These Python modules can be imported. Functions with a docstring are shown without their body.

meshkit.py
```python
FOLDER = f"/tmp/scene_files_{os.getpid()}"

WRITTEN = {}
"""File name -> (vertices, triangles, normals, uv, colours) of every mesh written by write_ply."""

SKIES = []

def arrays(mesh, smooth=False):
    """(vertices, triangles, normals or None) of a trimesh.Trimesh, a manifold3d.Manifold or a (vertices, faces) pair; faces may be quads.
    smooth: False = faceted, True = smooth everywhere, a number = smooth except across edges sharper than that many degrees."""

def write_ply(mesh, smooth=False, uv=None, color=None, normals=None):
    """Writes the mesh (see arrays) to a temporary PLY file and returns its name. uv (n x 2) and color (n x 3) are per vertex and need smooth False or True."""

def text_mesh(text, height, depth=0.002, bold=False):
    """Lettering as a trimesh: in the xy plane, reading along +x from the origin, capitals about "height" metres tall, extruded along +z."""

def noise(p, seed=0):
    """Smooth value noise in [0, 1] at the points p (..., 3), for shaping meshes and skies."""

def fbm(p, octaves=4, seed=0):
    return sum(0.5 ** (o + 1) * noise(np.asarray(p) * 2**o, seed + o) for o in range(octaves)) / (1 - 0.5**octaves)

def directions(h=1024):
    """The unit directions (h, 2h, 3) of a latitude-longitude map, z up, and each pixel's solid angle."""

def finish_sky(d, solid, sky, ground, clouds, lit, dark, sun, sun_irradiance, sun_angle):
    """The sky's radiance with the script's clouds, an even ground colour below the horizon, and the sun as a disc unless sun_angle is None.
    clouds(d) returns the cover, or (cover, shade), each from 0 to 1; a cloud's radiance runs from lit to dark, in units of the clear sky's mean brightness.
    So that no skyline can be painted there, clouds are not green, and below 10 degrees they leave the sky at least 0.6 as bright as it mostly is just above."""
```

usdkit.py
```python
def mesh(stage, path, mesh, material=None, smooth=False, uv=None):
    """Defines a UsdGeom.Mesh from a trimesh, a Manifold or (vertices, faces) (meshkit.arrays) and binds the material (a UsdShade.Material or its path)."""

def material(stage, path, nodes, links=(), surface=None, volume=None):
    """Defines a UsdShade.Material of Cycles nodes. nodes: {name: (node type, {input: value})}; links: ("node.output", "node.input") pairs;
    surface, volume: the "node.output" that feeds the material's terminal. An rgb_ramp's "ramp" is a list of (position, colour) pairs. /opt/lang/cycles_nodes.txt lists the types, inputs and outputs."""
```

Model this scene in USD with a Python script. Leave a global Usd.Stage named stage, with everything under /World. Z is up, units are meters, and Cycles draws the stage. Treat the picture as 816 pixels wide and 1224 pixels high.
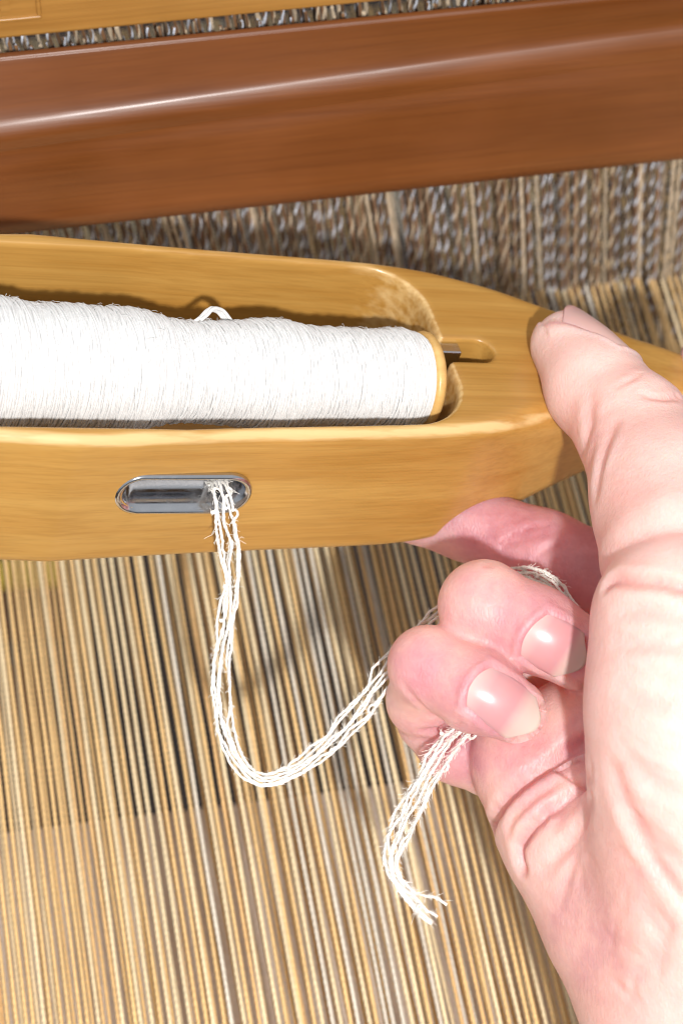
import math, random
import numpy as np, trimesh, usdkit, meshkit
from scipy.spatial import cKDTree
from scipy.interpolate import CubicSpline, PchipInterpolator
from pxr import Usd, UsdGeom, UsdLux, UsdShade, Gf, Sdf, Vt

stage = Usd.Stage.CreateInMemory()
UsdGeom.SetStageUpAxis(stage, 'Z')
UsdGeom.SetStageMetersPerUnit(stage, 1.0)
UsdGeom.Xform.Define(stage, '/World')
UsdGeom.Scope.Define(stage, '/World/Looks')
random.seed(4); RNG = np.random.default_rng(4)

# ------------------------------------------------------------------ camera, lamps, exposure
# millimetres while modelling; the loom gives the world axes: X along the beams, Y along the warp, Z up from the warp
F = 2500.0
DY = np.array([-950, 4500, -2500.0]); DY /= np.linalg.norm(DY)
DX = np.array([1, .133, 0.0]); DX[2] = -(DX[:2] @ DY[:2]) / DY[2]; DX /= np.linalg.norm(DX)
DZ = np.cross(DX, DY)
M = np.array([DX, DY, DZ])
CAM = M @ np.array([0, 0, 560.0])

def cam(px, py, d):
    return np.array([(px - 408) * d / F, (612 - py) * d / F, -d])

def world(p):
    return (np.asarray(p, float) @ M.T + CAM) / 1000

def at(px, py, **axis):
    """The world point (mm) where the sight line meets the plane X=, Y= or Z= given."""
    k = {'X': 0, 'Y': 1, 'Z': 2}[list(axis)[0]]; v = list(axis.values())[0]
    r = M @ cam(px, py, 1.0)
    return CAM + r * (v - CAM[k]) / r[k]

def mat4(x, y, z, o):
    return Gf.Matrix4d(*[float(a) for a in (*x, 0, *y, 0, *z, 0, *o, 1)])

camera = UsdGeom.Camera.Define(stage, '/World/camera')
camera.CreateHorizontalApertureAttr(15.7)
camera.CreateFocalLengthAttr(15.7 * F / 816)
camera.CreateFStopAttr(12.0)
camera.CreateFocusDistanceAttr(0.420)
camera.CreateExposureAttr(0.10)
camera.CreateClippingRangeAttr(Gf.Vec2f(0.02, 100))
camera.AddTransformOp().Set(mat4(M[:, 0], M[:, 1], M[:, 2], CAM / 1000))

FLASH, AMBIENT, WINDOW = 1150.0, 0.56, 3.4
dome = UsdLux.DomeLight.Define(stage, '/World/room_light')
room = usdkit.material(stage, '/World/Looks/room', {
    'tc': ('texture_coordinate', {}), 'sx': ('separate_xyz', {}), 'mr': ('map_range', {'from_min': -1.0, 'from_max': 1.0, 'to_min': 0.0, 'to_max': 1.0, 'clamp': True}),
    'r': ('rgb_ramp', {'ramp': [(0, (.16, .15, .14)), (.42, (.30, .32, .34)), (.62, (.73, .77, .81)), (1, (.95, .97, .99))]}),
    'b': ('background_shader', {'strength': AMBIENT})}, [('tc.generated', 'sx.vector'), ('sx.z', 'mr.value'), ('mr.result', 'r.fac'), ('r.color', 'b.color')], surface='b.background')
UsdShade.MaterialBindingAPI.Apply(dome.GetPrim()).Bind(room)
flash = UsdLux.SphereLight.Define(stage, '/World/camera_flash')
flash.CreateRadiusAttr(0.018); flash.CreateNormalizeAttr(True); flash.CreateIntensityAttr(FLASH / 100)
flash.CreateColorAttr(Gf.Vec3f(1.0, 0.975, 0.955))
flash.AddTranslateOp().Set(Gf.Vec3d(*world([92, -118, 400])))
window = UsdLux.RectLight.Define(stage, '/World/window_light')
window.CreateWidthAttr(.2); window.CreateHeightAttr(1.3); window.CreateNormalizeAttr(False); window.CreateIntensityAttr(WINDOW)
window.CreateColorAttr(Gf.Vec3f(0.78, 0.9, 1.0))
wz = np.array([-0.04, 1.3, 1.6]); wn = wz / np.linalg.norm(wz)
wx = np.cross([0, 0, 1.0], wn); wx /= np.linalg.norm(wx); wy = np.cross(wn, wx)
window.AddTransformOp().Set(mat4(wx, wy, wn, wz))

# ------------------------------------------------------------------ helpers
def tagp(prim, label=None, cat=None, group=None, kind=None):
    for k, v in (('label', label), ('category', cat), ('group', group), ('kind', kind)):
        if v: prim.SetCustomDataByKey(k, v)
    return prim

USED = {}
def numbered(parent, name):
    n = USED.get((parent, name), 0); USED[(parent, name)] = n + 1
    return f'{parent}/{name}' + (f'_{n:03d}' if n else '')

def thing(name, label, cat, group=None, matrix=None):
    x = UsdGeom.Xform.Define(stage, numbered('/World', name))
    if matrix is not None: x.AddTransformOp().Set(matrix)
    return tagp(x.GetPrim(), label, cat, group)

def part(parent, name, mesh, mat, smooth=False):
    return usdkit.mesh(stage, numbered(str(parent.GetPath()), name), mesh, mat, smooth=smooth).GetPrim()

def dup(root, matrix, label=None, group=None):
    was = root.GetCustomData()
    base = root.GetName()
    if base[-4] == '_' and base[-3:].isdigit(): base = base[:-4]
    r = thing(base, label or was['label'], was['category'], group or was.get('group'))
    r.GetReferences().AddInternalReference(root.GetPath()); r.SetInstanceable(True)
    UsdGeom.Xformable(r).ClearXformOpOrder()
    UsdGeom.Xformable(r).MakeMatrixXform().Set(matrix)
    return r

def srgb(r, g, b):
    return tuple(((c / 255) / 12.92 if c / 255 < .04045 else ((c / 255 + .055) / 1.055) ** 2.4) for c in (r, g, b))

def tube(pts, rad, sides=8, squash=1.0, twist=0.0, up=(0, 0, 1.0), caps=True):
    """A tube along pts; rad scalar or per point; squash flattens the section, which turns by twist radians per unit of length."""
    p = np.asarray(pts, float); n = len(p)
    t = np.gradient(p, axis=0); t /= np.linalg.norm(t, axis=1, keepdims=True)
    u = np.cross(t, up); bad = np.linalg.norm(u, axis=1) < 1e-6; u[bad] = [1, 0, 0]
    u0 = u[0] / np.linalg.norm(u[0]); fr = []
    for k in range(n):
        u0 = u0 - t[k] * (u0 @ t[k]); u0 /= np.linalg.norm(u0); fr.append(u0)
    u = np.array(fr); w = np.cross(t, u)
    r = np.broadcast_to(np.asarray(rad, float), (n,))[:, None, None]
    s = np.concatenate([[0], np.cumsum(np.linalg.norm(np.diff(p, axis=0), axis=1))])
    a = np.linspace(0, 2 * np.pi, sides, endpoint=False)
    c0, s0 = np.cos(a)[None, :], np.sin(a)[None, :] * squash
    ct, st = np.cos(s * twist)[:, None], np.sin(s * twist)[:, None]
    ca, sa = c0 * ct - s0 * st, c0 * st + s0 * ct
    v = p[:, None, :] + r * (u[:, None, :] * ca[..., None] + w[:, None, :] * sa[..., None])
    i = np.arange(n - 1)[:, None] * sides; j = np.arange(sides)[None, :]; k = (j + 1) % sides
    f = np.stack([i + j, i + k, i + sides + k, i + sides + j], -1).reshape(-1, 4)
    f = np.vstack([f[:, [0, 1, 2]], f[:, [0, 2, 3]]])
    v = v.reshape(-1, 3)
    if caps:
        v = np.vstack([v, p[0], p[-1]]); q = np.arange(sides); m = n * sides
        f = np.vstack([f, np.stack([np.full(sides, m), (q + 1) % sides, q], 1), np.stack([np.full(sides, m + 1), m - sides + q, m - sides + (q + 1) % sides], 1)])
    return trimesh.Trimesh(v, f, process=False)

def join(ms):
    return trimesh.util.concatenate(ms)

def loft(rings, closed_ends=True):
    r = np.asarray(rings, float); n, m = r.shape[:2]
    i = np.arange(n - 1)[:, None] * m; j = np.arange(m)[None, :]; k = (j + 1) % m
    f = np.stack([i + j, i + k, i + m + k, i + m + j], -1).reshape(-1, 4)
    f = np.vstack([f[:, [0, 1, 2]], f[:, [0, 2, 3]]]); v = r.reshape(-1, 3)
    if closed_ends:
        v = np.vstack([v, r[0].mean(0), r[-1].mean(0)]); q = np.arange(m); t = n * m
        f = np.vstack([f, np.stack([np.full(m, t), (q + 1) % m, q], 1), np.stack([np.full(m, t + 1), t - m + q, t - m + (q + 1) % m], 1)])
    tm = trimesh.Trimesh(v, f, process=False)
    if tm.volume < 0: tm.invert()
    return tm

def round_box(lo, hi, r, seg=3):
    """A box with rounded edges."""
    import manifold3d as m3
    lo, hi = np.array(lo, float), np.array(hi, float)
    pts = []
    sp = trimesh.creation.icosphere(2, r).vertices
    for c in np.array(np.meshgrid(*[(lo[k] + r, hi[k] - r) for k in range(3)])).reshape(3, -1).T: pts.append(sp + c)
    h = m3.Manifold.hull_points(np.vstack(pts))
    mm = h.to_mesh()
    return trimesh.Trimesh(mm.vert_properties[:, :3], mm.tri_verts, process=False)

def smin(a, b, k):
    h = np.clip(.5 + .5 * (b - a) / k, 0, 1)
    return b + (a - b) * h - k * h * (1 - h)
def smax(a, b, k): return -smin(-a, -b, k)

def surface(sdf, lo, hi, h, B=4):
    """The zero surface of sdf(points) by surface nets; the fine grid is only evaluated near the surface."""
    lo = np.array(lo, float); n = (np.ceil((np.array(hi) - lo) / (h * B)).astype(int) + 1)
    bc = np.stack(np.meshgrid(*[np.arange(k) for k in n], indexing='ij'), -1).reshape(-1, 3)
    d = sdf(lo + (bc * B + (B - 1) / 2) * h)
    act = np.abs(d) < h * B * 1.25
    D = np.repeat(np.repeat(np.repeat(np.where(d < 0, -1e3, 1e3).astype(np.float32).reshape(n), B, 0), B, 1), B, 2)
    off = np.stack(np.meshgrid(*[np.arange(B)] * 3, indexing='ij'), -1).reshape(-1, 3)
    idx = (bc[act][:, None, :] * B + off[None]).reshape(-1, 3)
    for s in range(0, len(idx), 400000):
        q = idx[s:s + 400000]
        D[q[:, 0], q[:, 1], q[:, 2]] = sdf(lo + q * h)
    for k in range(3):
        e_ = [slice(None)] * 3
        for z_ in (0, -1): e_[k] = z_; D[tuple(e_)] = 1e3
    S = D < 0
    N = np.array(D.shape)
    c8 = [(i, j, k) for i in (0, 1) for j in (0, 1) for k in (0, 1)]
    cnt = sum(S[i:N[0] - 1 + i, j:N[1] - 1 + j, k:N[2] - 1 + k].astype(np.int8) for i, j, k in c8)
    cells = np.argwhere((cnt > 0) & (cnt < 8))
    vid = np.full(N - 1, -1, np.int64); vid[tuple(cells.T)] = np.arange(len(cells))
    val = np.stack([D[cells[:, 0] + i, cells[:, 1] + j, cells[:, 2] + k] for i, j, k in c8], 1)
    acc = np.zeros((len(cells), 3)); w = np.zeros(len(cells)); C8 = np.array(c8, float)
    for a in range(8):
        for b in range(a + 1, 8):
            if np.abs(C8[a] - C8[b]).sum() != 1: continue
            x = (val[:, a] < 0) != (val[:, b] < 0)
            t = np.clip(val[:, a] / np.where(x, val[:, a] - val[:, b], 1), 0, 1)
            acc += np.where(x[:, None], C8[a] + t[:, None] * (C8[b] - C8[a]), 0); w += x
    v = lo + (cells + acc / w[:, None]) * h
    faces = []
    for ax in range(3):
        o = [0, 0, 0]; o[ax] = 1
        A = S[:N[0] - o[0], :N[1] - o[1], :N[2] - o[2]]; Bv = S[o[0]:, o[1]:, o[2]:]
        e = np.argwhere(A != Bv); b1, b2 = (ax + 1) % 3, (ax + 2) % 3
        e = e[(e[:, b1] > 0) & (e[:, b2] > 0) & (e[:, b1] < N[b1] - 1) & (e[:, b2] < N[b2] - 1)]
        q = []
        for d1, d2 in ((-1, -1), (0, -1), (0, 0), (-1, 0)):
            c = e.copy(); c[:, b1] += d1; c[:, b2] += d2; q.append(vid[tuple(c.T)])
        q = np.stack(q, 1); flip = ~A[tuple(e.T)]
        q[flip] = q[flip][:, ::-1]; faces.append(q)
    f = np.vstack(faces); f = f[(f >= 0).all(1)]
    f = np.vstack([f[:, [0, 1, 2]], f[:, [0, 2, 3]]])
    tm = trimesh.Trimesh(v, f, process=False)
    if tm.volume < 0: tm.invert()
    return tm

# ------------------------------------------------------------------ materials
def mat(name, nodes, links, surface='p.BSDF'):
    return usdkit.material(stage, '/World/Looks/' + name, nodes, links, surface=surface)

def wood(name, light, dark, scale=(6, 90, 90), rough=.38, coat=.25, contrast=(.3, .72), fleck=0.0, size=1.0, bump=.25, fine=None, worn=None):
    fine = fine or light
    nodes = {
        'tc': ('texture_coordinate', {}), 'mp': ('mapping', {'scale': tuple(s * size for s in scale)}),
        'n': ('noise_texture', {'scale': 1.0, 'detail': 6.0, 'roughness': .62, 'distortion': .6}),
        'mp2': ('mapping', {'scale': tuple(s * size * q for s, q in zip(scale, (2.2, 9, 9)))}),
        'n2': ('noise_texture', {'scale': 1.0, 'detail': 3.0, 'roughness': .6}),
        'n3': ('noise_texture', {'scale': 22.0 * size, 'detail': 3.0}),
        'r': ('rgb_ramp', {'ramp': [(contrast[0], dark), (contrast[1], light)]}),
        'r2': ('rgb_ramp', {'ramp': [(.36, (.86, .84, .80)), (.56, (1, 1, 1))]}),
        'r3': ('rgb_ramp', {'ramp': [(.3, (.86, .84, .80)), (.7, (1.08, 1.06, 1.02))]}),
        'm': ('mix', {'mix_type': 'multiply', 'fac': .8}), 'm2': ('mix', {'mix_type': 'multiply', 'fac': 1.0}),
        'rr': ('map_range', {'from_min': .3, 'from_max': .7, 'to_min': rough - .07, 'to_max': rough + .12}),
        'b': ('bump', {'strength': bump, 'distance': .0004}),
        'p': ('principled_bsdf', {'coat_weight': coat, 'coat_roughness': .22, 'specular_ior_level': .45}),
    }
    links = [('tc.object', 'mp.vector'), ('mp.vector', 'n.vector'), ('tc.object', 'mp2.vector'), ('mp2.vector', 'n2.vector'), ('tc.object', 'n3.vector'),
             ('n.fac', 'r.fac'), ('n2.fac', 'r2.fac'), ('n3.fac', 'r3.fac'), ('r.color', 'm.color1'), ('r2.color', 'm.color2'), ('m.color', 'm2.color1'), ('r3.color', 'm2.color2'),
             ('n3.fac', 'rr.value'), ('rr.result', 'p.roughness'), ('n2.fac', 'b.height'), ('b.normal', 'p.normal')]
    if worn:   # rubbed, paler places along edges: a vertex attribute says where
        nodes |= {'at': ('attribute', {'attribute': 'wear'}), 'wn': ('noise_texture', {'scale': 300.0, 'detail': 4.0}), 'wm': ('math', {'math_type': 'multiply'}),
                  'wr': ('map_range', {'from_min': .18, 'from_max': .42, 'to_min': 0.0, 'to_max': .65, 'clamp': True}), 'wx': ('mix', {'color2': worn}),
                  'wmp': ('mapping', {'scale': (60, 500, 500)})}
        links += [('tc.object', 'wmp.vector'), ('wmp.vector', 'wn.vector'), ('at.fac', 'wm.value1'), ('wn.fac', 'wm.value2'), ('wm.value', 'wr.value'), ('wr.result', 'wx.fac'), ('m2.color', 'wx.color1'), ('wx.color', 'p.base_color')]
        nodes['wn'][1]['scale'] = 1.0
    else:
        links.append(('m2.color', 'p.base_color'))
    return mat(name, nodes, links)

def fibre(name, color, var=.12, rough=.8, scale=900.0, sheen=.15, transl=0.0, rnd=.10, sss=0.0):
    d = tuple(c * (1 - var) for c in color); l = tuple(min(1, c * (1 + var)) for c in color)
    nodes = {'tc': ('texture_coordinate', {}), 'n': ('noise_texture', {'scale': scale, 'detail': 2.0}), 'r': ('rgb_ramp', {'ramp': [(.3, d), (.7, l)]}),
             'oi': ('object_info', {}), 'h': ('map_range', {'from_min': 0.0, 'from_max': 1.0, 'to_min': 1 - rnd, 'to_max': 1 + rnd * .5}), 'hs': ('hsv', {}),
             'p': ('principled_bsdf', {'roughness': rough, 'sheen_weight': sheen, 'specular_ior_level': .25, 'subsurface_weight': sss, 'subsurface_scale': .0012})}
    links = [('tc.object', 'n.vector'), ('n.fac', 'r.fac'), ('oi.random', 'h.value'), ('h.result', 'hs.value'), ('r.color', 'hs.color'), ('hs.color', 'p.base_color')]
    return mat(name, nodes, links)

W_SHUTTLE = wood('shuttle_wood', srgb(186, 144, 76), srgb(171, 125, 58), (10, 170, 170), rough=.36, coat=.35, bump=.12, contrast=(.34, .66), worn=srgb(226, 196, 142))
W_BEAM = wood('beam_wood', srgb(124, 72, 32), srgb(98, 52, 20), (9, 110, 110), rough=.38, coat=.12, contrast=(.2, .8), bump=.1)
W_BAR = wood('bar_wood', srgb(190, 142, 72), srgb(160, 112, 50), (8, 80, 80), rough=.42, coat=.2)
W_LAMM = wood('lamm_wood', srgb(120, 70, 40), srgb(70, 36, 20), (8, 60, 60), rough=.5, coat=.1)
W_RIM = wood('flange_wood', srgb(226, 190, 128), srgb(204, 160, 92), (80, 80, 80), rough=.4, coat=.3)
W_FLOOR = wood('floor_wood', srgb(60, 42, 32), srgb(36, 26, 20), (3, 20, 20), rough=.6, coat=0)
STEEL = mat('eyelet_steel', {'tc': ('texture_coordinate', {}), 'n': ('noise_texture', {'scale': 400.0, 'detail': 3.0}), 'r': ('map_range', {'from_min': .3, 'from_max': .7, 'to_min': .10, 'to_max': .22}),
             'p': ('principled_bsdf', {'base_color': (.56, .57, .60), 'metallic': 1.0})}, [('tc.object', 'n.vector'), ('n.fac', 'r.value'), ('r.result', 'p.roughness')])
YARN = fibre('white_yarn', (.70, .695, .685), .07, .85, 1500, .3, rnd=.03)
STRAND = fibre('strand_yarn', (.80, .77, .71), .10, .9, 1500, .4, rnd=.03)
WARPC = [fibre('warp_straw', srgb(238, 200, 140), .08), fibre('warp_cream', srgb(240, 218, 176), .07), fibre('warp_pale', srgb(226, 216, 198), .08), fibre('warp_tan', srgb(232, 190, 132), .11)]
CLOTH = fibre('apron_cloth', srgb(222, 206, 190), .12, .9, 1400, rnd=0)
PLASTIC = mat('yellow_paint', {'p': ('principled_bsdf', {'base_color': srgb(205, 175, 40), 'roughness': .5})}, [])
DARK = mat('dark_hole', {'p': ('principled_bsdf', {'base_color': (.01, .008, .007), 'roughness': .8})}, [])

def skin_material():
    nodes = {
        'at': ('attribute', {'attribute': 'flush'}), 'tc': ('texture_coordinate', {}),
        'n': ('noise_texture', {'scale': 150.0, 'detail': 6.0, 'roughness': .65}), 'n2': ('noise_texture', {'scale': 900.0, 'detail': 3.0}),
        'ad': ('math', {'math_type': 'multiply_add', 'value2': .62, 'value3': -.30}), 'sm': ('math', {'math_type': 'add', 'use_clamp': True}),
        'r': ('rgb_ramp', {'ramp': [(0, srgb(230, 188, 178)), (.35, srgb(222, 170, 160)), (.7, srgb(196, 134, 138)), (1, srgb(166, 94, 104))]}),
        'vo': ('voronoi_texture', {'scale': 1150.0, 'feature': 'distance_to_edge'}), 'mp': ('mapping', {'scale': (1, .45, 1)}),
        'vr': ('map_range', {'from_min': 0.0, 'from_max': .25, 'to_min': 0.0, 'to_max': 1.0, 'clamp': True}),
        'b': ('bump', {'strength': .30, 'distance': .00014}), 'b2': ('bump', {'strength': .35, 'distance': .0003}),
        'p': ('principled_bsdf', {'roughness': .46, 'specular_ior_level': .42, 'subsurface_weight': .55, 'subsurface_scale': .0022, 'subsurface_radius': (1.0, .36, .22)}),
    }
    links = [('tc.object', 'n.vector'), ('tc.object', 'n2.vector'), ('n.fac', 'ad.value1'), ('ad.value', 'sm.value1'), ('at.fac', 'sm.value2'), ('sm.value', 'r.fac'), ('r.color', 'p.base_color'),
             ('tc.object', 'mp.vector'), ('mp.vector', 'vo.vector'), ('vo.distance', 'vr.value'), ('vr.result', 'b.height'), ('n2.fac', 'b2.height'), ('b2.normal', 'b.normal'), ('b.normal', 'p.normal')]
    return mat('skin', nodes, links)
SKIN = skin_material()
NAIL = mat('fingernail', {'at': ('attribute', {'attribute': 'along'}), 'r': ('rgb_ramp', {'ramp': [(0, srgb(224, 182, 172)), (.12, srgb(214, 166, 160)), (.30, srgb(202, 144, 144)), (.68, srgb(200, 138, 140)), (.82, srgb(204, 168, 158)), (1, srgb(196, 178, 164))]}),
            'p': ('principled_bsdf', {'roughness': .32, 'coat_weight': .4, 'coat_roughness': .26, 'subsurface_weight': .2, 'subsurface_scale': .001})},
           [('at.fac', 'r.fac'), ('r.color', 'p.base_color')])

def primvar(prim, name, vals):
    UsdGeom.PrimvarsAPI(prim).CreatePrimvar(name, Sdf.ValueTypeNames.FloatArray, 'vertex').Set(Vt.FloatArray.FromNumpy(np.asarray(vals, np.float32)))

I4 = lambda x, y, z: mat4((1, 0, 0), (0, 1, 0), (0, 0, 1), (x, y, z))

# ------------------------------------------------------------------ floor
fl = usdkit.mesh(stage, '/World/floor', trimesh.creation.box([6, 6, .02], trimesh.transformations.translation_matrix([0, 0, -.72])), W_FLOOR).GetPrim()
tagp(fl, 'dark floor under the loom, hardly seen between the threads', 'floor', kind='structure')

# ------------------------------------------------------------------ warp threads
Y_FELL, Y_HED, Y_BACK = -250.0, 63.0, 190.0
PITCH = 2.08
ys = np.concatenate([np.arange(Y_FELL, Y_HED, .75), np.arange(Y_HED, Y_BACK, 1.5)]) / 1000
def thread_proto(level, ci, seed):
    r = np.random.default_rng(seed)
    y = ys * 1000
    z = np.where(y < Y_HED, level * (y - Y_FELL) / (Y_HED - Y_FELL), level + (-14 - level) * (y - Y_HED) / (Y_BACK - Y_HED))
    x = .10 * np.sin(y / 31 + r.uniform(0, 6)) + .05 * np.sin(y / 9 + r.uniform(0, 6))
    rad = .66 * (1 + .10 * np.sin(seed * 1.7)  + .06 * np.sin(y / 5.3 + seed) + .05 * np.sin(y / 13.1 + 2 * seed))
    return tube(np.stack([x, y, z], 1) / 1000, rad / 1000, 7, .86, 2 * np.pi / .0036, caps=True)

NAMES = ['straw yellow', 'cream', 'pale off-white', 'deep tan']
x0, x1 = -150.0, 215.0
protos = {}
for layer, (level, dx) in enumerate(((0.0, 0.0), (-34.0, PITCH * .5))):
    where = 'upper' if layer == 0 else 'lower'
    for i in range(int((x1 - x0) / PITCH)):
        ci = int(RNG.choice(4, p=[.60, .28, .05, .07])) if layer == 0 else int(RNG.choice(4, p=[.60, .24, .01, .15]))
        x = x0 + dx + i * PITCH + (.14 if i % 2 else -.14) + RNG.normal(0, .19)
        lab = f'{NAMES[ci]} cotton warp thread stretched in the {where} layer of the loom warp'
        grp = f'{NAMES[ci]} threads of the {where} warp layer'
        key = (layer, ci)
        rz = RNG.normal(0, .0018); m = mat4((math.cos(rz), math.sin(rz), 0), (-math.sin(rz), math.cos(rz), 0), (0, 0, 1), (x / 1000, 0, RNG.normal(0, .00035)))
        if key not in protos:
            t = thing('warp_thread', lab, 'thread', grp, m)
            part(t, 'yarn', thread_proto(level, ci, 10 * layer + ci), WARPC[ci], smooth=True)
            protos[key] = t
        else:
            dup(protos[key], m, lab, grp)

# ------------------------------------------------------------------ heddles: brown or cream strings, the blue-grey ply being bluish glints painted in, hanging from the shaft bar
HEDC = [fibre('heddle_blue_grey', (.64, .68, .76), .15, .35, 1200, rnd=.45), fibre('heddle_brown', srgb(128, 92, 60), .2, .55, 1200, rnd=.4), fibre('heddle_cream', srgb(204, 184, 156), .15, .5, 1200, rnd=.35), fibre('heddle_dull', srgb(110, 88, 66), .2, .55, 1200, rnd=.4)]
HEDK = [(0, 1, 'glint-painted brown'), (2, 1, 'cream and brown'), (0, 3, 'glint-painted dull dark'), (2, 2, 'all cream')]
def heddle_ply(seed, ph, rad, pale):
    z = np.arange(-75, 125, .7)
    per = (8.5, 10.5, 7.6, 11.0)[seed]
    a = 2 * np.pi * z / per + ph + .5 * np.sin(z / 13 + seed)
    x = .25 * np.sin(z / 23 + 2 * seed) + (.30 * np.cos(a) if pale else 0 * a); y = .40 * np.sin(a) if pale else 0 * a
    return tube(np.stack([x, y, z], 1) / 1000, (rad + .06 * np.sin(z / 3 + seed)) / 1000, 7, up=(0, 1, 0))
hp = {}
HPITCH = 2.15
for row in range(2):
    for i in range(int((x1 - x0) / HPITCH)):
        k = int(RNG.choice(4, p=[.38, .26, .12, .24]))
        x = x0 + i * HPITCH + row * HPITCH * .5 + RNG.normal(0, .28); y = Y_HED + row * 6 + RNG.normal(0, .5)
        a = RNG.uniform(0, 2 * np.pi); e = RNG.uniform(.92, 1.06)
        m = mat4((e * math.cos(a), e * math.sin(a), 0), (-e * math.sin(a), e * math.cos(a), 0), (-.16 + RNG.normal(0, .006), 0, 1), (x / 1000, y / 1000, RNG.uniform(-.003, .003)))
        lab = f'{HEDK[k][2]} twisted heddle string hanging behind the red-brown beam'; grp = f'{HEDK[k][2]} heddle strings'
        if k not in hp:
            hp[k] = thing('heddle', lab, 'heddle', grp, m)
            for j in (0, 1): part(hp[k], 'ply', heddle_ply(k, 0,   .32 if j == 0 else .48, j == 0), HEDC[HEDK[k][j]], smooth=True)  # in the blue-grey kinds the first ply is a painted glint
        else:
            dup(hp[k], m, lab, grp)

# ------------------------------------------------------------------ brown beam across the loom
def beam_section(X):
    """Section (Y, Z) in mm at this X: sloped upper face, rounded ridge with a shallow cove under it, leaning lower face."""
    u = (X + 40) / 200.0
    A = np.array([37.0, BOT]); T = np.array([55.0, TOP])
    rid = RIDGE + 7.0 * u + 3.0 * math.sin(1.9 * u + .2)
    k = .35 + .65 / (1 + math.exp((X - 5) / 22))
    pts = [A, A + [-4.0, 2.5], A + [-5.5, 7], [A[0] - 3.5, (BOT + rid) / 2 - 4], [A[0] - .6, rid - 8], [A[0] + .6 + 1.2 * k, rid - 3.4], [A[0] + .8 + .9 * k, rid - 2.6], [A[0] + 2.0, rid + .6], [A[0] + 5.0, rid + 4.2],
           [T[0] - .5, TOP - .9], [T[0] - .1, TOP - .2], [T[0] + .5, TOP], [T[0] + 1.5, TOP - .1], [T[0] + 1.9, TOP - 1.5], [T[0] + 3, BOT + 20], [A[0] + 14, BOT]]
    return np.array(pts)
BOT = at(300, 249, Y=35)[2]; TOP = at(300, 33, Y=56.2)[2]; RIDGE = at(300, 131, Y=39)[2]
print('beam', BOT, RIDGE, TOP)
rings = []
from scipy.interpolate import splprep, splev
for X in np.linspace(-330, 420, 76):
    s = beam_section(X)
    # round every corner a little by resampling a closed chaikin curve
    q = s
    for _ in range(3):
        nx = np.roll(q, -1, 0); q = np.stack([.78 * q + .22 * nx, .22 * q + .78 * nx], 1).reshape(-1, 2)
    rings.append(np.stack([np.full(len(q), X), q[:, 0], q[:, 1]], 1) / 1000)
t = thing('loom_beam', 'thick polished red-brown wooden beam with a moulded ridge, crossing above the heddles', 'beam')
part(t, 'beam', loft(rings), W_BEAM, smooth=40)

# ------------------------------------------------------------------ pale shaft bar at the top left with a stamped panel
yb = 58.5
zb = at(150, 34, Y=yb)[2]
print('bar', zb)
bar = thing('heddle_shaft', 'pale yellow-brown wooden shaft bar with a stamped panel, above the brown beam', 'shaft bar', matrix=I4(0, yb / 1000, zb / 1000))
part(bar, 'bar', round_box([-.33, 0, 0], [.42, .014, .045], .0016), W_BAR, smooth=40)
sp = (at(0, 25, Y=yb) - [0, yb, zb]) / 1000; ep = (at(50, 17, Y=yb) - [0, yb, zb]) / 1000
zf = .0062; xs, xe = sp[0] - .045, ep[0]
frame = []
for (a, b, c, d) in ((xs, zf, xe, zf + .0011), (xe - .0011, zf + .0011, xe, zf + .022), (xs, zf + .0209, xe - .0011, zf + .022)):
    frame.append(round_box([a, -.0007, b], [c, .0006, d], .0005))
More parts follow.
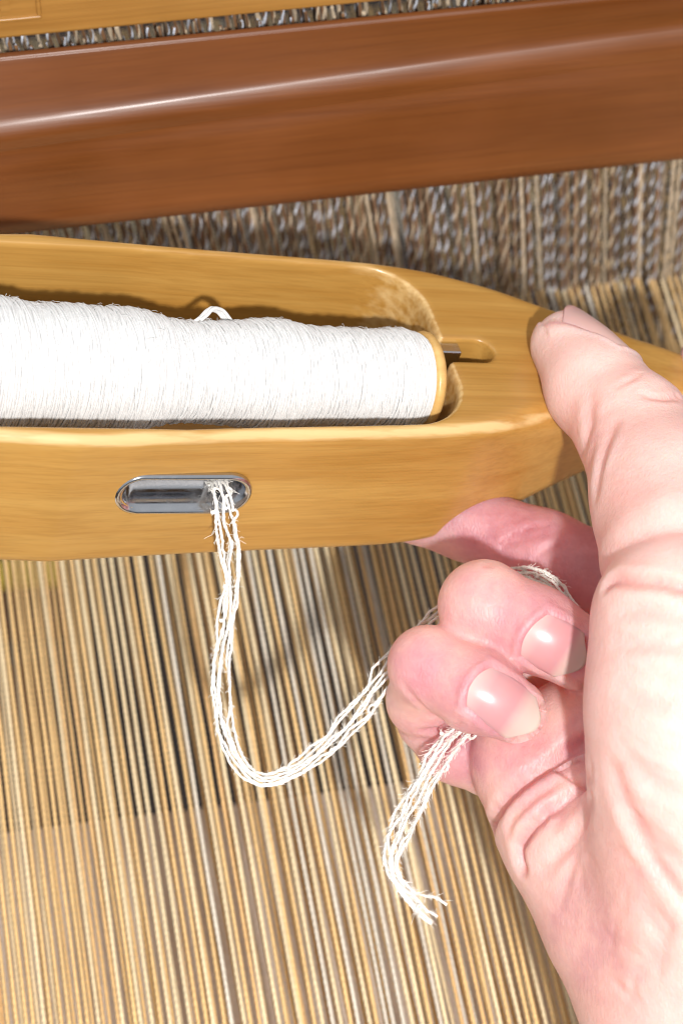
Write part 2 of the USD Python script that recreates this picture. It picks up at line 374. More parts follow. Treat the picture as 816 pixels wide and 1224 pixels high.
part(bar, 'stamp_border', join(frame), W_BAR, smooth=40)
for k, ch in enumerate('IT'):
    lm = meshkit.text_mesh(ch, .011, .0008, True)
    lm.apply_transform(trimesh.transformations.rotation_matrix(np.pi / 2, [1, 0, 0]))
    lm.apply_translation([xe - .0205 + k * .0075, .0002, zf + .0035])
    part(bar, 'stamp_letter', lm, W_BAR)

# ------------------------------------------------------------------ what lies under the warp: apron cloth, lamm bars
zc = -58.0
e0, e1 = at(0, 1000, Z=zc), at(560, 930, Z=zc)
d = (e1 - e0) / np.linalg.norm(e1 - e0)
a0, a1 = e0 - d * 200, e1 + d * 260
nx_, ny_ = 60, 40
gx, gy = np.meshgrid(np.linspace(0, 1, nx_), np.linspace(0, 1, ny_))
P = a0[None, None] + (a1 - a0)[None, None] * gx[..., None] + np.array([0, -260, 0]) * gy[..., None]
P[..., 2] += 1.2 * np.sin(P[..., 0] / 37) * gy - 4 * gy
P = np.concatenate([(P[:1] + [0, 1.2, -1.0]), (P[:1] + [0, 1.0, -.3]), P], 0)
ny_ += 2
idx = np.arange(nx_ * ny_).reshape(ny_, nx_)
q = np.stack([idx[:-1, :-1], idx[1:, :-1], idx[1:, 1:], idx[:-1, 1:]], -1).reshape(-1, 4)
cl = usdkit.mesh(stage, '/World/apron_cloth', (P.reshape(-1, 3) / 1000, q), CLOTH, smooth=True).GetPrim()
tagp(cl, 'greyish beige cloth lying beneath the warp threads in the lower half', 'cloth')
def lamm(pa, pb, w, h, mt, label, holes=()):
    A, Bp = pa, pb; u = (Bp - A) / np.linalg.norm(Bp - A); ln = np.linalg.norm(Bp - A)
    v = np.cross([0, 0, 1], u); v /= np.linalg.norm(v)
    t = thing('lamm_bar', label, 'bar', matrix=mat4(u, v, np.cross(u, v), A / 1000))
    part(t, 'bar', round_box([0, 0, -h / 1000], [ln / 1000, w / 1000, 0], .0015), mt, smooth=40)
    for hx in holes:
        c = trimesh.creation.cylinder(.003, .003, sections=20); c.apply_translation([hx / 1000, w / 2000, -.0008]); part(t, 'hole', c, DARK, smooth=40)
    return t
lamm(at(-140, 756, Z=-150), at(75, 740, Z=-150), 62, 16, W_LAMM, 'short dark wooden bar with round holes under the warp at far left', (38, 52, 66))
lamm(at(-140, 905, Z=-170), at(64, 868, Z=-170), 26, 14, W_LAMM, 'narrow dark wooden bar low under the warp at left edge')
lamm(at(-140, 708, Z=-140), at(80, 694, Z=-140), 10, 6, PLASTIC, 'yellow painted strip under the warp just below the shuttle at left')

# ------------------------------------------------------------------ the shuttle (local frame: s along, w across, h up; millimetres)
ang = math.radians(22)
L = np.array([math.cos(ang), 0, -math.sin(ang)]); zc_ = np.array([math.sin(ang), 0, math.cos(ang)])
Wv = .737 * np.array([0, 1, 0]) - .675 * zc_; Wv /= np.linalg.norm(Wv); Hv = np.cross(L, Wv)
SO = cam(0, 508, 392) + 27 * Wv
def sh(s, w, h): return SO + s * L + w * Wv + h * Hv          # camera space, mm
S0 = 15.0
hw_f = PchipInterpolator([0, 30, 76, 86, 97, 104, 112, 120, 130, 142, 152, 160, 172], [30.5, 28.6, 26.3, 25.4, 23.0, 21.0, 18.2, 15.6, 12.6, 9.4, 6.8, 4.6, -1])
top_f = PchipInterpolator([0, 90, 100, 115, 130, 150, 170], [0, 0, -.1, -.8, -2.2, -6, -13])
bot_f = PchipInterpolator([0, 80, 95, 110, 130, 150, 170], [-37, -37, -35.6, -32.5, -28.5, -24.5, -21])
def shuttle_sdf(p):
    s, w, h = p[:, 0], p[:, 1], p[:, 2]
    e = np.abs(s - S0); hw = hw_f(e); zt = top_f(e); zb_ = bot_f(e)
    R = 4.5
    soft = 1 + .5 * np.clip((e - 85) / 40, 0, 1) * 2
    qx, qz = np.abs(w) - hw, np.maximum(h - zt, zb_ - h)
    Rt = R * (.55 + .9 * np.clip((e - 75) / 45, 0, 1)) * np.where(h > -18, 1.0, 1.25)
    Rt = np.minimum(Rt, np.maximum(.6, hw * .6))
    d = np.minimum(np.maximum(qx + Rt, qz + Rt), 0) + np.hypot(np.maximum(qx + Rt, 0), np.maximum(qz + Rt, 0)) - Rt
    d = d / np.sqrt(1 + (.35 * np.clip((e - 85) / 30, 0, 1)) ** 2)
    # cavity with rounded ends, hollowed with a rounded floor
    cl_ = 84.5; chw = np.minimum(hw_f(np.minimum(e, 84)) - 2.6, 26.5)
    qx, qs = np.abs(w + .2) - chw, e - cl_
    r = 12.0
    c2 = np.minimum(np.maximum(qx + r, qs + r), 0) + np.hypot(np.maximum(qx + r, 0), np.maximum(qs + r, 0)) - r
    dep = -29.0 - h
    rf = 9.0
    cav = np.minimum(np.maximum(c2 + rf, dep + rf), 0) + np.hypot(np.maximum(c2 + rf, 0), np.maximum(dep + rf, 0)) - rf
    d = smax(d, -cav, 1.3)
    # slot for the spindle at the right end
    a = np.stack([s - 98, w + 2.0], 1); lx = np.clip(a[:, 0], -6, 9.4)
    n2 = np.hypot(a[:, 0] - lx, a[:, 1]) - 3.6
    d = smax(d, -np.maximum(n2, -24 - h), .7)
    # hole for the eyelet in the near wall
    ex, eh = s - 39.3, h + 16.2
    lx = np.clip(ex, -8.6, 8.6)
    n3 = np.hypot(ex - lx, eh) - 4.0
    d = np.maximum(d, -np.maximum(n3, w + 14))
    return d
shm = surface(shuttle_sdf, [S0 - 172, -36, -41], [S0 + 172, 36, 4], .55)
shm = trimesh.smoothing.filter_taubin(shm, iterations=6)
v = np.array(shm.vertices)
# wear: pale rubbed wood where the cavity lip and the long edges are handled
e = np.abs(v[:, 0] - S0); hwv = hw_f(e)
chw = np.minimum(hw_f(np.minimum(e, 84)) - 2.6, 26.5); qx, qs = np.abs(v[:, 1] + .2) - chw, e - 84.5
c2 = np.minimum(np.maximum(qx + 12, qs + 12), 0) + np.hypot(np.maximum(qx + 12, 0), np.maximum(qs + 12, 0)) - 12
lip = np.exp(-((c2 - .2) / .8) ** 2) * (v[:, 2] > -2.5) * np.clip((e - 60) / 20, .35, 1)
edge_near = np.exp(-(((v[:, 1] + hwv - .6) / 1.6) ** 2 + ((v[:, 2] - top_f(e) + 1.0) / 1.8) ** 2))
edge_far = np.exp(-(((v[:, 1] - hwv + 1.2) / 1.2) ** 2 + ((v[:, 2] - top_f(e)) / 1.0) ** 2)) * .6
inner = .55 * (np.abs(v[:, 1]) < hwv - 1.5) * (e < 86) * (v[:, 2] < -2) * np.clip((e - 66) / 14, 0, 1)
wear = np.clip(np.maximum.reduce([lip * .75, edge_near, edge_far, inner]), 0, 1)
Lw, Ww, Hw = M @ L, M @ Wv, M @ Hv
shuttle = thing('weaving_shuttle', 'ochre varnished wooden boat shuttle holding the white bobbin, pinched by the hand', 'shuttle', matrix=mat4(Lw, Ww, Hw, world(SO)))
b = usdkit.mesh(stage, numbered(str(shuttle.GetPath()), 'body'), (v / 1000, np.array(shm.faces)), W_SHUTTLE, smooth=True).GetPrim()
primvar(b, 'wear', wear)
print('shuttle tris', len(shm.faces))
# eyelet: flared steel ring set into the near face
def stadium(r, half, n=14):
    a = np.linspace(-np.pi / 2, np.pi / 2, n); b_ = a + np.pi
    return np.vstack([np.stack([half + r * np.cos(a), r * np.sin(a)], 1), np.stack([-half + r * np.cos(b_), r * np.sin(b_)], 1)])
yw = -hw_f(abs(39.3 - S0)) 
prof = [(5.55, .3), (5.6, -.4), (5.4, -.9), (5.0, -1.1), (4.5, -.95), (4.0, -.4), (3.5, .5), (3.1, 1.7), (2.8, 3.2), (2.6, 5.2), (2.6, 6.5), (3.2, 6.5), (3.6, 5), (3.8, 2), (3.85, .3)]
rings = [np.stack([39.3 + st[:, 0], np.full(len(st), yw + dw), -16.2 + st[:, 1]], 1) / 1000 for r, dw in prof for st in (stadium(r, 8.7),)]
rings.append(rings[0])
ey = loft(rings, closed_ends=False)
if ey.volume < 0: ey.invert()
part(shuttle, 'thread_eyelet', ey, STEEL, smooth=45)
# spindle pin lying in the slot
pin = tube(np.array([[86, -3, -7.5], [92, -2.4, -6.0], [96.4, -2.0, -5.6], [96.9, -2.0, -5.6]]) / 1000, np.array([1.9, 1.9, 1.9, 1.4]) / 1000, 12)
part(shuttle, 'spindle', pin, STEEL, smooth=45)
clip_ = round_box([98.6, -1.6, -15], [104.2, 1.5, -1.3], .35)
clip_.apply_scale(.001)
part(shuttle, 'spindle_clip', clip_, STEEL, smooth=45)

# ------------------------------------------------------------------ bobbin in the shuttle
BW, BH = -4.9, -6.7
bx = lambda s: np.stack([s, BW + 1.6 * (95 - s) / 95 * 1.0, np.full_like(s, BH)], -1)
bob = thing('bobbin', 'bobbin thickly wound with white yarn, lying in the hollow of the shuttle', 'bobbin', matrix=mat4(Lw, Ww, Hw, world(SO)))
# turned flange
prof = [(94.4, 0), (94.4, 9.6), (94.7, 10.3), (95.3, 10.6), (96.2, 10.4), (96.9, 9.7), (97.4, 8.0), (97.5, 5.0), (97.5, 0.0)]
an = np.linspace(0, 2 * np.pi, 64, endpoint=False)
def lathe(prof):
    return loft([np.stack([np.full(64, s), bx(np.array([s]))[0, 1] + max(r, 1e-3) * np.cos(an), bx(np.array([s]))[0, 2] + max(r, 1e-3) * np.sin(an)], 1) / 1000 for s, r in prof])
part(bob, 'flange', lathe(prof), W_RIM, smooth=50)
part(bob, 'flange', lathe([(a - 2 * (a - S0) if False else 2 * S0 - a, r) for a, r in prof][::-1]), W_RIM, smooth=50)
def yr(s):
    base = np.interp(s, [-62, -55, -40, -20, 0, 12, 22, 30, 38, 46, 52, 60, 70, 80, 90, 94.6], [9.4, 11.5, 12.8, 12.6, 12.4, 12.5, 12.6, 12.0, 11.1, 10.6, 10.7, 10.6, 10.6, 10.7, 10.3, 9.4])
    return base + .22 * np.sin(s / 2.3) + .46 * np.sin(s / 4.6 + 1) + .25 * np.sin(s / 7.7) + .1 * np.sin(s * 1.9)
lay = lathe([(s, yr(s) - .12) for s in np.linspace(-60, 94.3, 120)])
part(bob, 'yarn_core', lay, YARN, smooth=True)
# the turns themselves: several hundred wraps of fine yarn
def wraps(s0, s1, pitch, seed, slant, lift):
    r = np.random.default_rng(seed)
    turns = (s1 - s0) / pitch; n = int(turns * 30)
    th = np.linspace(0, turns * 2 * np.pi, n)
    s = s0 + (s1 - s0) * np.linspace(0, 1, n) + slant * np.sin(th + seed) + .25 * np.interp(th, np.arange(0, th[-1] + 7, 2.1), r.normal(0, 1, len(np.arange(0, th[-1] + 7, 2.1))))
    s = np.clip(s, -60, 94.3)
    rr = yr(s) + lift + .09 * np.interp(th, np.arange(0, th[-1] + 7, 1.3), r.normal(0, 1, len(np.arange(0, th[-1] + 7, 1.3))))
    c = bx(s)
    return np.stack([s, c[:, 1] + rr * np.cos(th), c[:, 2] + rr * np.sin(th)], 1) / 1000
def curves(parent, name, lines, width, material):
    c = UsdGeom.BasisCurves.Define(stage, numbered(str(parent.GetPath()), name))
    c.CreateTypeAttr('cubic'); c.CreateBasisAttr('catmullRom'); c.CreateWrapAttr('nonperiodic')
    c.CreatePointsAttr(Vt.Vec3fArray.FromNumpy(np.vstack(lines).astype(np.float32)))
    c.CreateCurveVertexCountsAttr(Vt.IntArray([len(l) for l in lines]))
    c.CreateWidthsAttr(Vt.FloatArray([float(width)])); c.SetWidthsInterpolation('constant')
    UsdShade.MaterialBindingAPI.Apply(c.GetPrim()).Bind(material)
    return c.GetPrim()
part(bob, 'yarn_winding', join([tube(wraps(-60, 94.2, .62, 1, .35, -.05), .00030, 5), tube(wraps(-60, 94.2, .85, 2, -1.6, .12), .00027, 5), tube(wraps(-58, 93, 1.9, 3, 1.8, .20), .00024, 5)]), YARN, smooth=True)
# a slack loop standing off the winding, and loose fuzz
th = np.linspace(0, 1, 30)
lp = np.stack([44 + 9 * th, np.zeros(30), np.zeros(30)], 1)
phi = np.radians(48) - .55 * (th - .35)
rr = yr(lp[:, 0]) + .2 + 2.3 * np.sin(np.pi * th) ** 1.2
c = bx(lp[:, 0]); lp = np.stack([lp[:, 0], c[:, 1] + rr * np.cos(phi), c[:, 2] + rr * np.sin(phi)], 1) / 1000
part(bob, 'yarn_loop', join([tube(lp + o, .0004, 6) for o in ([0, 0, 0], [.0006, .0003, .0002], [.0011, -.0001, .0005])]), YARN, smooth=True)
fz = []
for k in range(300):
    s = RNG.uniform(-5, 91); th0 = RNG.uniform(-.3, 2.2); c = bx(np.array([s]))[0]; q = []
    ln = RNG.uniform(.4, 1.4); ds, dth = RNG.normal(0, 1.0), RNG.normal(0, .14)
    for u in np.linspace(0, 1, 5):
        rr = yr(s) + .2 + ln * .5 * np.sin(u * 2.2); q.append([s + ds * u, c[1] + rr * np.cos(th0 + dth * u), c[2] + rr * np.sin(th0 + dth * u)])
    fz.append(np.array(q) / 1000)
tagp(curves(bob, 'yarn_fuzz', fz, .00007, YARN), kind='stuff')

# ------------------------------------------------------------------ the hand
def C(px, py, d): return cam(px, py, d)
class Chain:
    def __init__(s, pts, k=3.0): s.p = [(C(*q[:3]), q[3]) for q in pts]; s.k = k
    def __call__(s, p):
        out = None
        for (a, ra), (b, rb) in zip(s.p[:-1], s.p[1:]):
            ba = b - a; pa = p - a; t = np.clip(pa @ ba / (ba @ ba), 0, 1)
            dd = np.linalg.norm(pa - t[:, None] * ba, axis=1) - (ra + (rb - ra) * t)
            out = dd if out is None else smin(out, dd, s.k)
        return out
thumb = Chain([(679, 413, 450, 8.2), (712, 464, 441, 10.3), (756, 512, 431, 11.6)], 3)
thumb2 = Chain([(756, 512, 431, 11.6), (800, 600, 415, 14.6), (815, 660, 405, 16.2)], 5)
thenar = Chain([(817, 745, 393, 17.6), (828, 850, 390, 18.4), (850, 950, 393, 21.0), (862, 1040, 398, 24)], 8)
palm = Chain([(862, 1040, 402, 24), (856, 1180, 404, 23), (920, 1400, 400, 25), (980, 1540, 396, 26)], 10)
hypo = Chain([(640, 925, 427, 12.5), (692, 1000, 419, 14.0), (752, 1100, 411, 15.4), (818, 1205, 408, 17.0), (880, 1310, 405, 19)], 8)
pad = Chain([(625, 905, 426, 11.0), (700, 880, 427, 11.5), (790, 860, 430, 14)], 6)
center = Chain([(700, 960, 427, 15), (790, 1000, 420, 20), (830, 1100, 414, 20)], 8)
index = Chain([(470, 602, 462, 7.6), (560, 624, 460, 8.2), (650, 660, 456, 8.8), (740, 700, 450, 9.8), (830, 740, 440, 12)], 3)
middle = Chain([(690, 780, 417, 7.6), (640, 752, 417, 8.2), (578, 724, 420, 8.7)], 3)
middle2 = Chain([(578, 724, 420, 8.7), (588, 752, 446, 8.8), (720, 830, 452, 10)], 3)
ring = Chain([(614, 850, 411, 6.4), (570, 826, 412, 7.8), (511, 795, 416, 7.7)], 3)
ring2 = Chain([(511, 796, 416, 7.5), (506, 838, 428, 7.0), (560, 880, 446, 8), (720, 900, 450, 10)], 3)
pinky = Chain([(512, 862, 432, 6.6), (545, 896, 433, 6.6), (640, 930, 440, 9)], 3)
knuckle = Chain([(853, 434, 478, 8), (885, 600, 452, 12), (860, 740, 436, 16)], 5)
def hand_sdf(p):
    p = p.astype(np.float32)
    d = thumb(p)
    d = smin(d, thumb2(p), 2.2)
    body = smin(thenar(p), palm(p), 8)
    hy = smin(hypo(p), center(p), 7)
    body = smin(body, hy, 6)
    body = smin(body, pad(p), 2.0)
    d = smin(d, body, 1.6)
    d = smin(d, smin(index(p), knuckle(p), 4), 1.0)
    d = smin(d, smin(middle(p), middle2(p), 2.5), 2.0)
    d = smin(d, smin(ring(p), ring2(p), 2.0), 2.4)
    d = smin(d, pinky(p), .8)
    return d
pts = np.array([C(*q) for q in ((430, 350, 480), (950, 1580, 480), (430, 1580, 480), (950, 350, 480))])
hand = surface(hand_sdf, [8, -165, -492], [92, 52, -352], .62)
cc = hand.split(only_watertight=False)
hand = max(cc, key=lambda m: len(m.faces))
hand = trimesh.smoothing.filter_taubin(hand, iterations=10)
hv = np.array(hand.vertices); hn = np.array(hand.vertex_normals)
print('hand', len(hv))
hp_ = np.stack([408 + hv[:, 0] / -hv[:, 2] * F, 612 - hv[:, 1] / -hv[:, 2] * F], 1)
facing = (hn * -hv).sum(1) > 0
fidx = np.where(facing)[0]; ftree = cKDTree(hp_[fidx])
def on_skin(px, py, far=0):
    c = ftree.query_ball_point([px, py], 7)
    if not c: return None
    c = fidx[np.array(c)]; c = c[-hv[c, 2] > far]
    if not len(c): return None
    return hv[c[np.argmin(-hv[c, 2])]]
disp = np.zeros(len(hv)); flush = np.zeros(len(hv))
def crease(poly, depth, width, red=.25, wred=2.6, taper=True, far=0, lift=.28):
    poly = np.array(poly, float); t = np.linspace(0, 1, len(poly)); n = int(np.linalg.norm(np.diff(poly, axis=0), axis=1).sum() / 3) + 3
    u = np.linspace(0, 1, n)
    xy = np.stack([CubicSpline(t, poly[:, k])(u) for k in (0, 1)], 1)
    p = [(on_skin(*q, far), a) for q, a in zip(xy, u)]; p = [(q, a) for q, a in p if q is not None]
    if not p: return
    pp = np.array([q for q, _ in p])
    for _ in range(3):
        pp[1:-1] = .5 * pp[1:-1] + .25 * (pp[:-2] + pp[2:])
    amp = np.array([np.sin(np.pi * np.clip(a, .06, .94)) ** .5 if taper else 1.0 for _, a in p])
    dd, ii = cKDTree(pp).query(hv, distance_upper_bound=width * 4)
    ok = np.isfinite(dd); g = np.zeros(len(hv)); g[ok] = np.exp(-(dd[ok] / width) ** 2) * amp[ii[ok]]
    ridge = np.zeros(len(hv)); ridge[ok] = np.exp(-((dd[ok] - 2 * width) / width) ** 2) * amp[ii[ok]]
    disp[:] += -depth * g + lift * depth * ridge
    g2 = np.zeros(len(hv)); g2[ok] = np.exp(-(dd[ok] / wred) ** 2) * amp[ii[ok]]
    np.maximum(flush, red * g2, out=flush)
# thumb folds
crease([(688, 545), (697, 510), (700, 470)], .7, 1.6, .25)
crease([(706, 590), (712, 550), (728, 505)], 1.0, 1.5, .3)
crease([(770, 466), (795, 470), (830, 468)], .5, .9, .3)
crease([(738, 455), (765, 440)], .35, .8, .2)
crease([(722, 693), (760, 690), (830, 700)], 1.2, 1.3, .3, taper=False)
crease([(730, 768), (765, 770), (830, 768)], .5, 1.2, .15)
crease([(730, 732), (765, 728), (830, 738)], .4, 1.2, .12)
crease([(736, 820), (770, 838), (825, 850)], .45, 1.5, .15)
crease([(738, 892), (770, 930), (830, 960)], .5, 1.5, .18)
# palm folds
crease([(580, 995), (596, 955), (645, 912), (724, 868)], 2.3, 1.5, .45, 3.2, taper=False, far=408, lift=.06)
crease([(616, 1040), (618, 1000), (655, 962), (724, 898)], 2.3, 1.4, .45, 3.0, taper=False, far=406, lift=.06)
crease([(604, 1000), (612, 970), (650, 940), (700, 918)], .7, 1.1, .25)
crease([(730, 925), (744, 970), (775, 1010), (830, 1060)], 1.1, 2.0, .3)
crease([(745, 985), (780, 1040), (830, 1100)], 1.0, 1.5, .22)
crease([(645, 1035), (672, 1012), (692, 985), (700, 955)], .9, 1.4, .2)
crease([(655, 985), (680, 955), (700, 930)], .8, 1.3, .2)
crease([(665, 1075), (680, 1030), (700, 990)], .45, 1.2, .14)
crease([(765, 1165), (785, 1130), (770, 1090)], .7, 2.2, .2)
# index and curled finger joints
crease([(600, 640), (625, 628), (650, 622)], .6, .9, .25)
crease([(585, 670), (612, 645), (650, 632)], .6, .9, .25)
crease([(635, 668), (655, 650), (680, 645)], .5, .9, .2)
crease([(505, 880), (530, 878), (548, 872)], .9, .9, .4)
crease([(478, 822), (500, 850), (530, 868)], .5, .9, .3)
# finer lines of the palm and thumb
rl = np.random.default_rng(8)
for k in range(34):
    y = rl.uniform(560, 1000); x = rl.uniform(720, 800); a = rl.normal(.15, .25) + (y > 780) * .45; ln = rl.uniform(18, 60)
    crease([(x, y), (x + ln * .5 * math.cos(a), y + ln * .5 * math.sin(a) + rl.normal(0, 2)), (x + ln * math.cos(a), y + ln * math.sin(a))], rl.uniform(.06, .16), .7, .05)
for k in range(26):
    y = rl.uniform(1000, 1200); x = rl.uniform(650, 800); a = rl.normal(1.0, .5); ln = rl.uniform(20, 60)
    crease([(x, y), (x + ln * .5 * math.cos(a), y + ln * .5 * math.sin(a) + rl.normal(0, 2)), (x + ln * math.cos(a), y + ln * math.sin(a))], rl.uniform(.08, .2), .9, .05)
# knuckle and fingertip redness; also paints the fingers darker, as farther from the flash
def blush_and_shade(px, py, r, a):
    q = on_skin(px, py)
    if q is not None: np.maximum(flush, a * np.exp(-(np.linalg.norm(hv - q, axis=1) / r) ** 2), out=flush)
for q in ((640, 755, 17, .68), (560, 720, 13, .52), (590, 840, 16, .72), (500, 805, 13, .62), (600, 640, 26, .72), (700, 660, 20, .74), (540, 900, 14, .66), (640, 905, 16, .5), (690, 790, 9, .75), (650, 760, 9, .6), (600, 845, 9, .8), (560, 830, 9, .65), (500, 640, 14, .5), (600, 640, 14, .55), (690, 650, 12, .6), (520, 880, 11, .6), (620, 900, 14, .5), (560, 910, 9, .6), (740, 590, 10, .25),
          (700, 540, 8, .35), (690, 1120, 22, .42), (760, 1060, 14, .3), (480, 800, 8, .5), (550, 735, 8, .35), (690, 880, 10, .55), (650, 960, 12, .45)):
    blush_and_shade(*q)
# nails: a recess in the skin and a plate of its own
def nail_frame(base, tip, n_hint, width):
    a = tip - base; ln = np.linalg.norm(a); a /= ln
    n = n_hint - a * (n_hint @ a); n /= np.linalg.norm(n); b_ = np.cross(n, a)
    return dict(o=base, a=a, b=b_, n=n, len=ln, hw=width / 2)
def nail_from(chain, pb, pt, width, lift=0.0):
    """Base and tip pixels of the nail laid on the finger's skin; its normal is that of the skin there."""
    qb, qt = on_skin(*pb), on_skin(*pt)
    mid = (qb + qt) / 2
    near = np.argsort(np.linalg.norm(hv - mid, axis=1))[:400]
    n = hn[near].mean(0)
    return nail_frame(qb, qt, n, width)
nails = []
for chain, pb, pt, width, over in ((middle, (624, 756), (684, 788), 11.0, 4.0), (ring, (562, 808), (622, 846), 10.4, 5.0), (thumb, (762, 458), (672, 385), 12.5, -1.2)):
    if chain is thumb:
        qb, qt = C(748, 428, 436), C(664, 378, 449)
        ax = C(712, 464, 441) - C(679, 413, 450)
        n = np.array([.62, .62, .30]);
        # snap base and tip to the skin on the nail's side
        def snap(q):
            return hv[np.argmin(np.linalg.norm(hv - q, axis=1))]
        fr = nail_frame(snap(C(745, 440, 440)), snap(C(672, 372, 451)), n, width)
    else:
        fr = nail_from(chain, pb, pt, width)
    fr['over'] = over; nails.append(fr)
for fr in nails:
    q = hv - fr['o']; u, vv, w = q @ fr['a'], q @ fr['b'], q @ fr['n']
    on = (np.abs(w) < 7) & (hn @ fr['n'] > .15)
    use = on & (np.abs(vv) < fr['hw'] * 1.02) & (u > -1) & (u < fr['len'] - 1.2)
    basis = lambda u, v: np.stack([np.ones_like(u), u, u * u, v, v * v, u * v, v ** 4], -1)
    fr['fit'] = np.linalg.lstsq(basis(u[use], vv[use]), w[use], rcond=None)[0]; fr['basis'] = basis
    x = np.clip(vv / fr['hw'], -1.3, 1.3)
    edge = np.maximum(np.abs(vv) - fr['hw'], -(u - 1.7 * np.minimum(x ** 2, 1)))
    sunk = np.clip(-edge / .8, 0, 1)
    disp -= on * sunk * (.5 + (0 if fr is nails[2] else .9) * np.clip((u - fr['len'] + 2.0) / 2.5, 0, 1))
    disp += on * .42 * np.exp(-((edge - .75) / .7) ** 2) * np.clip((fr['len'] - u) / 2.5, 0, 1)
    flush_here = on * np.exp(-((edge - .1) / .45) ** 2) * np.clip((fr['len'] - u) / 2, 0, 1) * .42
    np.maximum(flush, flush_here, out=flush)
hv2 = hv + hn * disp[:, None]
hv2 = hv2 + hn * (.05 * meshkit.fbm(hv / 2.5) if False else 0)
hm = trimesh.Trimesh(hv2, hand.faces, process=False)
person = thing('person', 'bare right hand pinching the shuttle with thumb on top, fingers curled round the yarn end', 'person', matrix=mat4(M[:, 0], M[:, 1], M[:, 2], CAM / 1000))
hb = usdkit.mesh(stage, numbered(str(person.GetPath()), 'hand'), (hv2 / 1000, np.array(hand.faces)), SKIN, smooth=True).GetPrim()
primvar(hb, 'flush', np.clip(flush + .06, 0, 1))
for fr in nails:
    nu, nv = 26, 21
    U = np.linspace(0, 1, nu); V = np.linspace(-1, 1, nv)
    uu, vv = np.meshgrid(U, V, indexing='ij')
    length = fr['len'] + fr['over']
    # outline: rounded at the root and at the free edge
    half = fr['hw'] * (1 - .10 * np.clip((.25 - uu) / .25, 0, 1) ** 2 - .30 * np.clip((uu - .8) / .2, 0, 1) ** 2)
    st = -.4 + (length + .4) * uu
    root = 1.6 * (vv ** 2) * np.clip(1 - uu / .3, 0, 1); tip = 2.6 * (vv ** 2) * np.clip((uu - .7) / .3, 0, 1)
    st = st + root - tip
    ac = vv * half
    uc = np.clip(st, 0, fr['len'] - 1.6); sl = 1e-3
    f0 = fr['basis'](uc, ac) @ fr['fit']; g = (fr['basis'](uc, ac) - fr['basis'](uc - .5, ac)) @ fr['fit'] / .5
    hgt = f0 + np.where(st > uc, (st - uc) * np.clip(g, -.22, -.05), 0) - .34 + .42 * np.clip(uu / .5, 0, 1) - .25 * np.abs(vv) ** 3
    def P3(dh): return fr['o'] + st[..., None] * fr['a'] + ac[..., None] * fr['b'] + (hgt + dh)[..., None] * fr['n']
    fr_top = P3(.2)
    # keep the plate on the flesh: follow the recessed skin along the middle
    top, bot = fr_top.reshape(-1, 3), P3(-.25).reshape(-1, 3)
    idx = np.arange(nu * nv).reshape(nu, nv)
    q = np.stack([idx[:-1, :-1], idx[1:, :-1], idx[1:, 1:], idx[:-1, 1:]], -1).reshape(-1, 4)
    N = nu * nv
    rim = np.concatenate([idx[0, :-1], idx[:-1, -1], idx[-1, :0:-1], idx[:0:-1, 0]])
    rn = np.roll(rim, -1)
    side = np.stack([rim, rn, rn + N, rim + N], 1)
    allf = np.vstack([q, q[:, ::-1] + N, side])
    vs = np.vstack([top, bot])
    tm = trimesh.Trimesh(vs, np.vstack([allf[:, [0, 1, 2]], allf[:, [0, 2, 3]]]), process=False)
    if tm.volume < 0: tm.invert()
    npth = numbered(str(person.GetPath()), 'fingernail')
    npn = usdkit.mesh(stage, npth, (np.array(tm.vertices) / 1000, np.array(tm.faces)), NAIL, smooth=True).GetPrim()
    free = fr['len'] / length
    al = np.where(uu < free, uu / free * .76, .76 + .24 * (uu - free) / max(1 - free, 1e-3)).reshape(-1)
    if fr is nails[2]: al = al * .2
    primvar(npn, 'along', np.concatenate([al, al]))

# ------------------------------------------------------------------ the yarn end hanging from the eyelet
def strand_path(pts, off, seed, n=420):
    P = np.array([C(*q[:3]) for q in pts]); t = np.concatenate([[0], np.cumsum(np.linalg.norm(np.diff(P, axis=0), axis=1))])
    u = np.linspace(0, t[-1], n); c = CubicSpline(t, P)(u)
    tg = np.gradient(c, axis=0); tg /= np.linalg.norm(tg, axis=1, keepdims=True)
    side = np.cross(tg, [0, 0, 1.0]); side /= np.linalg.norm(side, axis=1, keepdims=True); up = np.cross(side, tg)
    r = np.random.default_rng(seed)
    sp_ = np.interp(u, t, [q[3] for q in pts])
    k = np.arange(0, t[-1] + 9, 4.3)
    jit = np.stack([np.interp(u, k, r.normal(0, .36, len(k))), np.interp(u, k, r.normal(0, .36, len(k)))], 1)
    k2 = np.arange(0, t[-1] + 4, 1.1)
    jit += np.stack([CubicSpline(k2, r.normal(0, .06, len(k2)))(u), CubicSpline(k2, r.normal(0, .06, len(k2)))(u)], 1)
    out = c + side * (off[0] * sp_ + jit[:, 0])[:, None] + up * (off[1] + jit[:, 1])[:, None]
    for u0 in r.uniform(4, t[-1] - 4, max(1, int(t[-1] / 60))):
        wd = r.uniform(1.6, 3.0); x = np.clip((u - u0) / wd, 0, 1); x = x * x * (3 - 2 * x); ph = 2 * np.pi * x; rad = r.uniform(.35, .7) * r.choice([-1, 1])
        out += rad * ((1 - np.cos(ph))[:, None] * (side * .85 + up * .5) + np.sin(ph)[:, None] * tg)
    return out, u
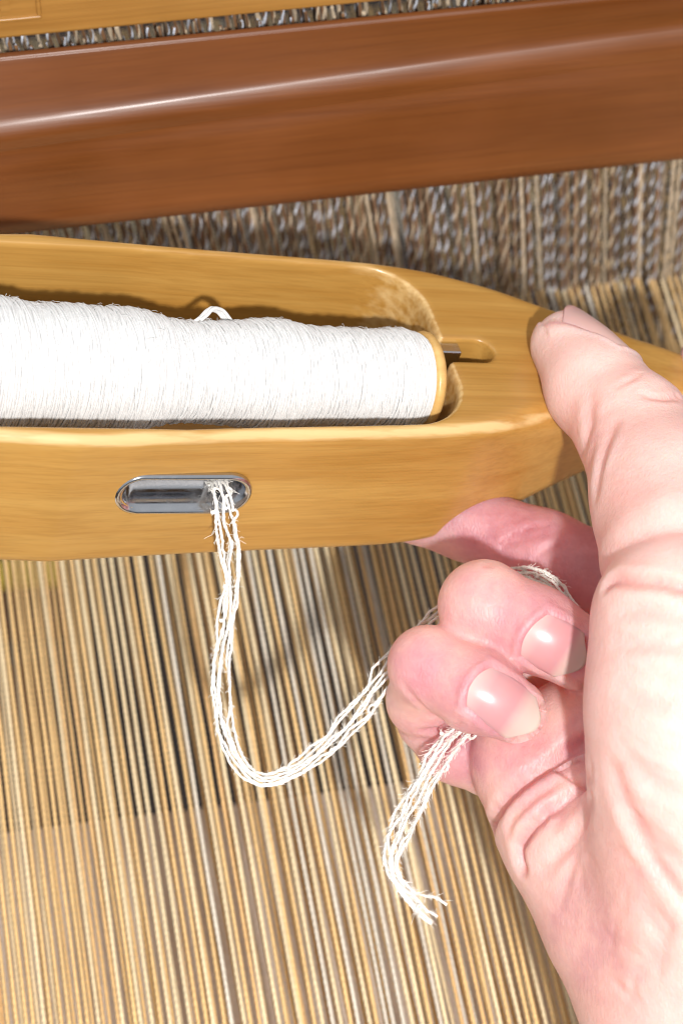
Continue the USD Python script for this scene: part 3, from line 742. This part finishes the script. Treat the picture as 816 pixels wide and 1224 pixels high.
PATH1 = [(246, 574, 428, 1.6), (257, 575, 421, 1.8), (263, 590, 418, 2.0), (269, 625, 419, 2.0), (275, 668, 422, 1.6), (276, 700, 424, 1.0), (271, 745, 425, 1.5), (264, 800, 425, 1.7), (266, 855, 425, 1.5), (282, 905, 424, 1.2), (312, 933, 424, 1.3), (352, 921, 425, 1.5), (420, 862, 427, 2.2), (468, 800, 430, 2.2), (528, 736, 438, 1.7), (575, 702, 446, 1.5), (622, 684, 441, 1.4), (660, 700, 434, 1.3), (690, 748, 432, 1)]
PATH2 = [(640, 850, 428, 1), (590, 858, 426, 1.5), (548, 877, 421, 1.9), (512, 928, 418, 2.1), (480, 990, 416, 2.0), (468, 1030, 416, 1.0), (474, 1052, 416, .8), (495, 1076, 417, 1.4), (522, 1096, 418, 2.4)]
tail = thing('yarn_tail', 'loose bundle of white yarn strands hanging from the metal eyelet and trailing through the fingers', 'yarn', matrix=mat4(M[:, 0], M[:, 1], M[:, 2], CAM / 1000))
offs = [(-1.0, .1), (-.76, -.3), (-.12, .35), (.14, -.25), (.66, .3), (.92, -.1)]
fuzz = []
for k, o in enumerate(offs):
    ms = []
    for path, sd in ((PATH1, 20), (PATH2, 50)):
        c, u = strand_path(path, o, sd + k, 900 if path is PATH1 else 420)
        if path is PATH2 and k in (1, 3): c = c[: int(len(c) * (.90 if k == 1 else .96))]; u = u[: len(c)]
        tg = np.gradient(c, axis=0); tg /= np.linalg.norm(tg, axis=1, keepdims=True)
        a = np.cross(tg, [0, .3, 1.0]); a /= np.linalg.norm(a, axis=1, keepdims=True); b_ = np.cross(tg, a)
        for ply in range(3):
            ph = u * 2 * np.pi / 3.3 + ply * 2.094 + k
            rv = .155 * (1 + .22 * np.sin(u / 1.7 + 2 * k) * np.sin(u / .63 + ply))
            ms.append(tube((c + .15 * (a * np.cos(ph)[:, None] + b_ * np.sin(ph)[:, None])) / 1000, rv / 1000, 5))
        for _ in range(600):
            i = RNG.integers(2, len(c) - 6); q0 = c[i]; dv = RNG.normal(0, 1, 3); ln = RNG.uniform(.4, 1.5)
            fuzz.append(np.array([q0 + (dv * w + tg[i] * RNG.normal(0, .2)) * ln * .5 + tg[i] * w * ln * .8 for w in (0, .35, .7, 1)]) / 1000)
    part(tail, 'strand', join(ms), STRAND, smooth=True)
tagp(curves(tail, 'fuzz', fuzz, .00008, STRAND), kind='stuff')
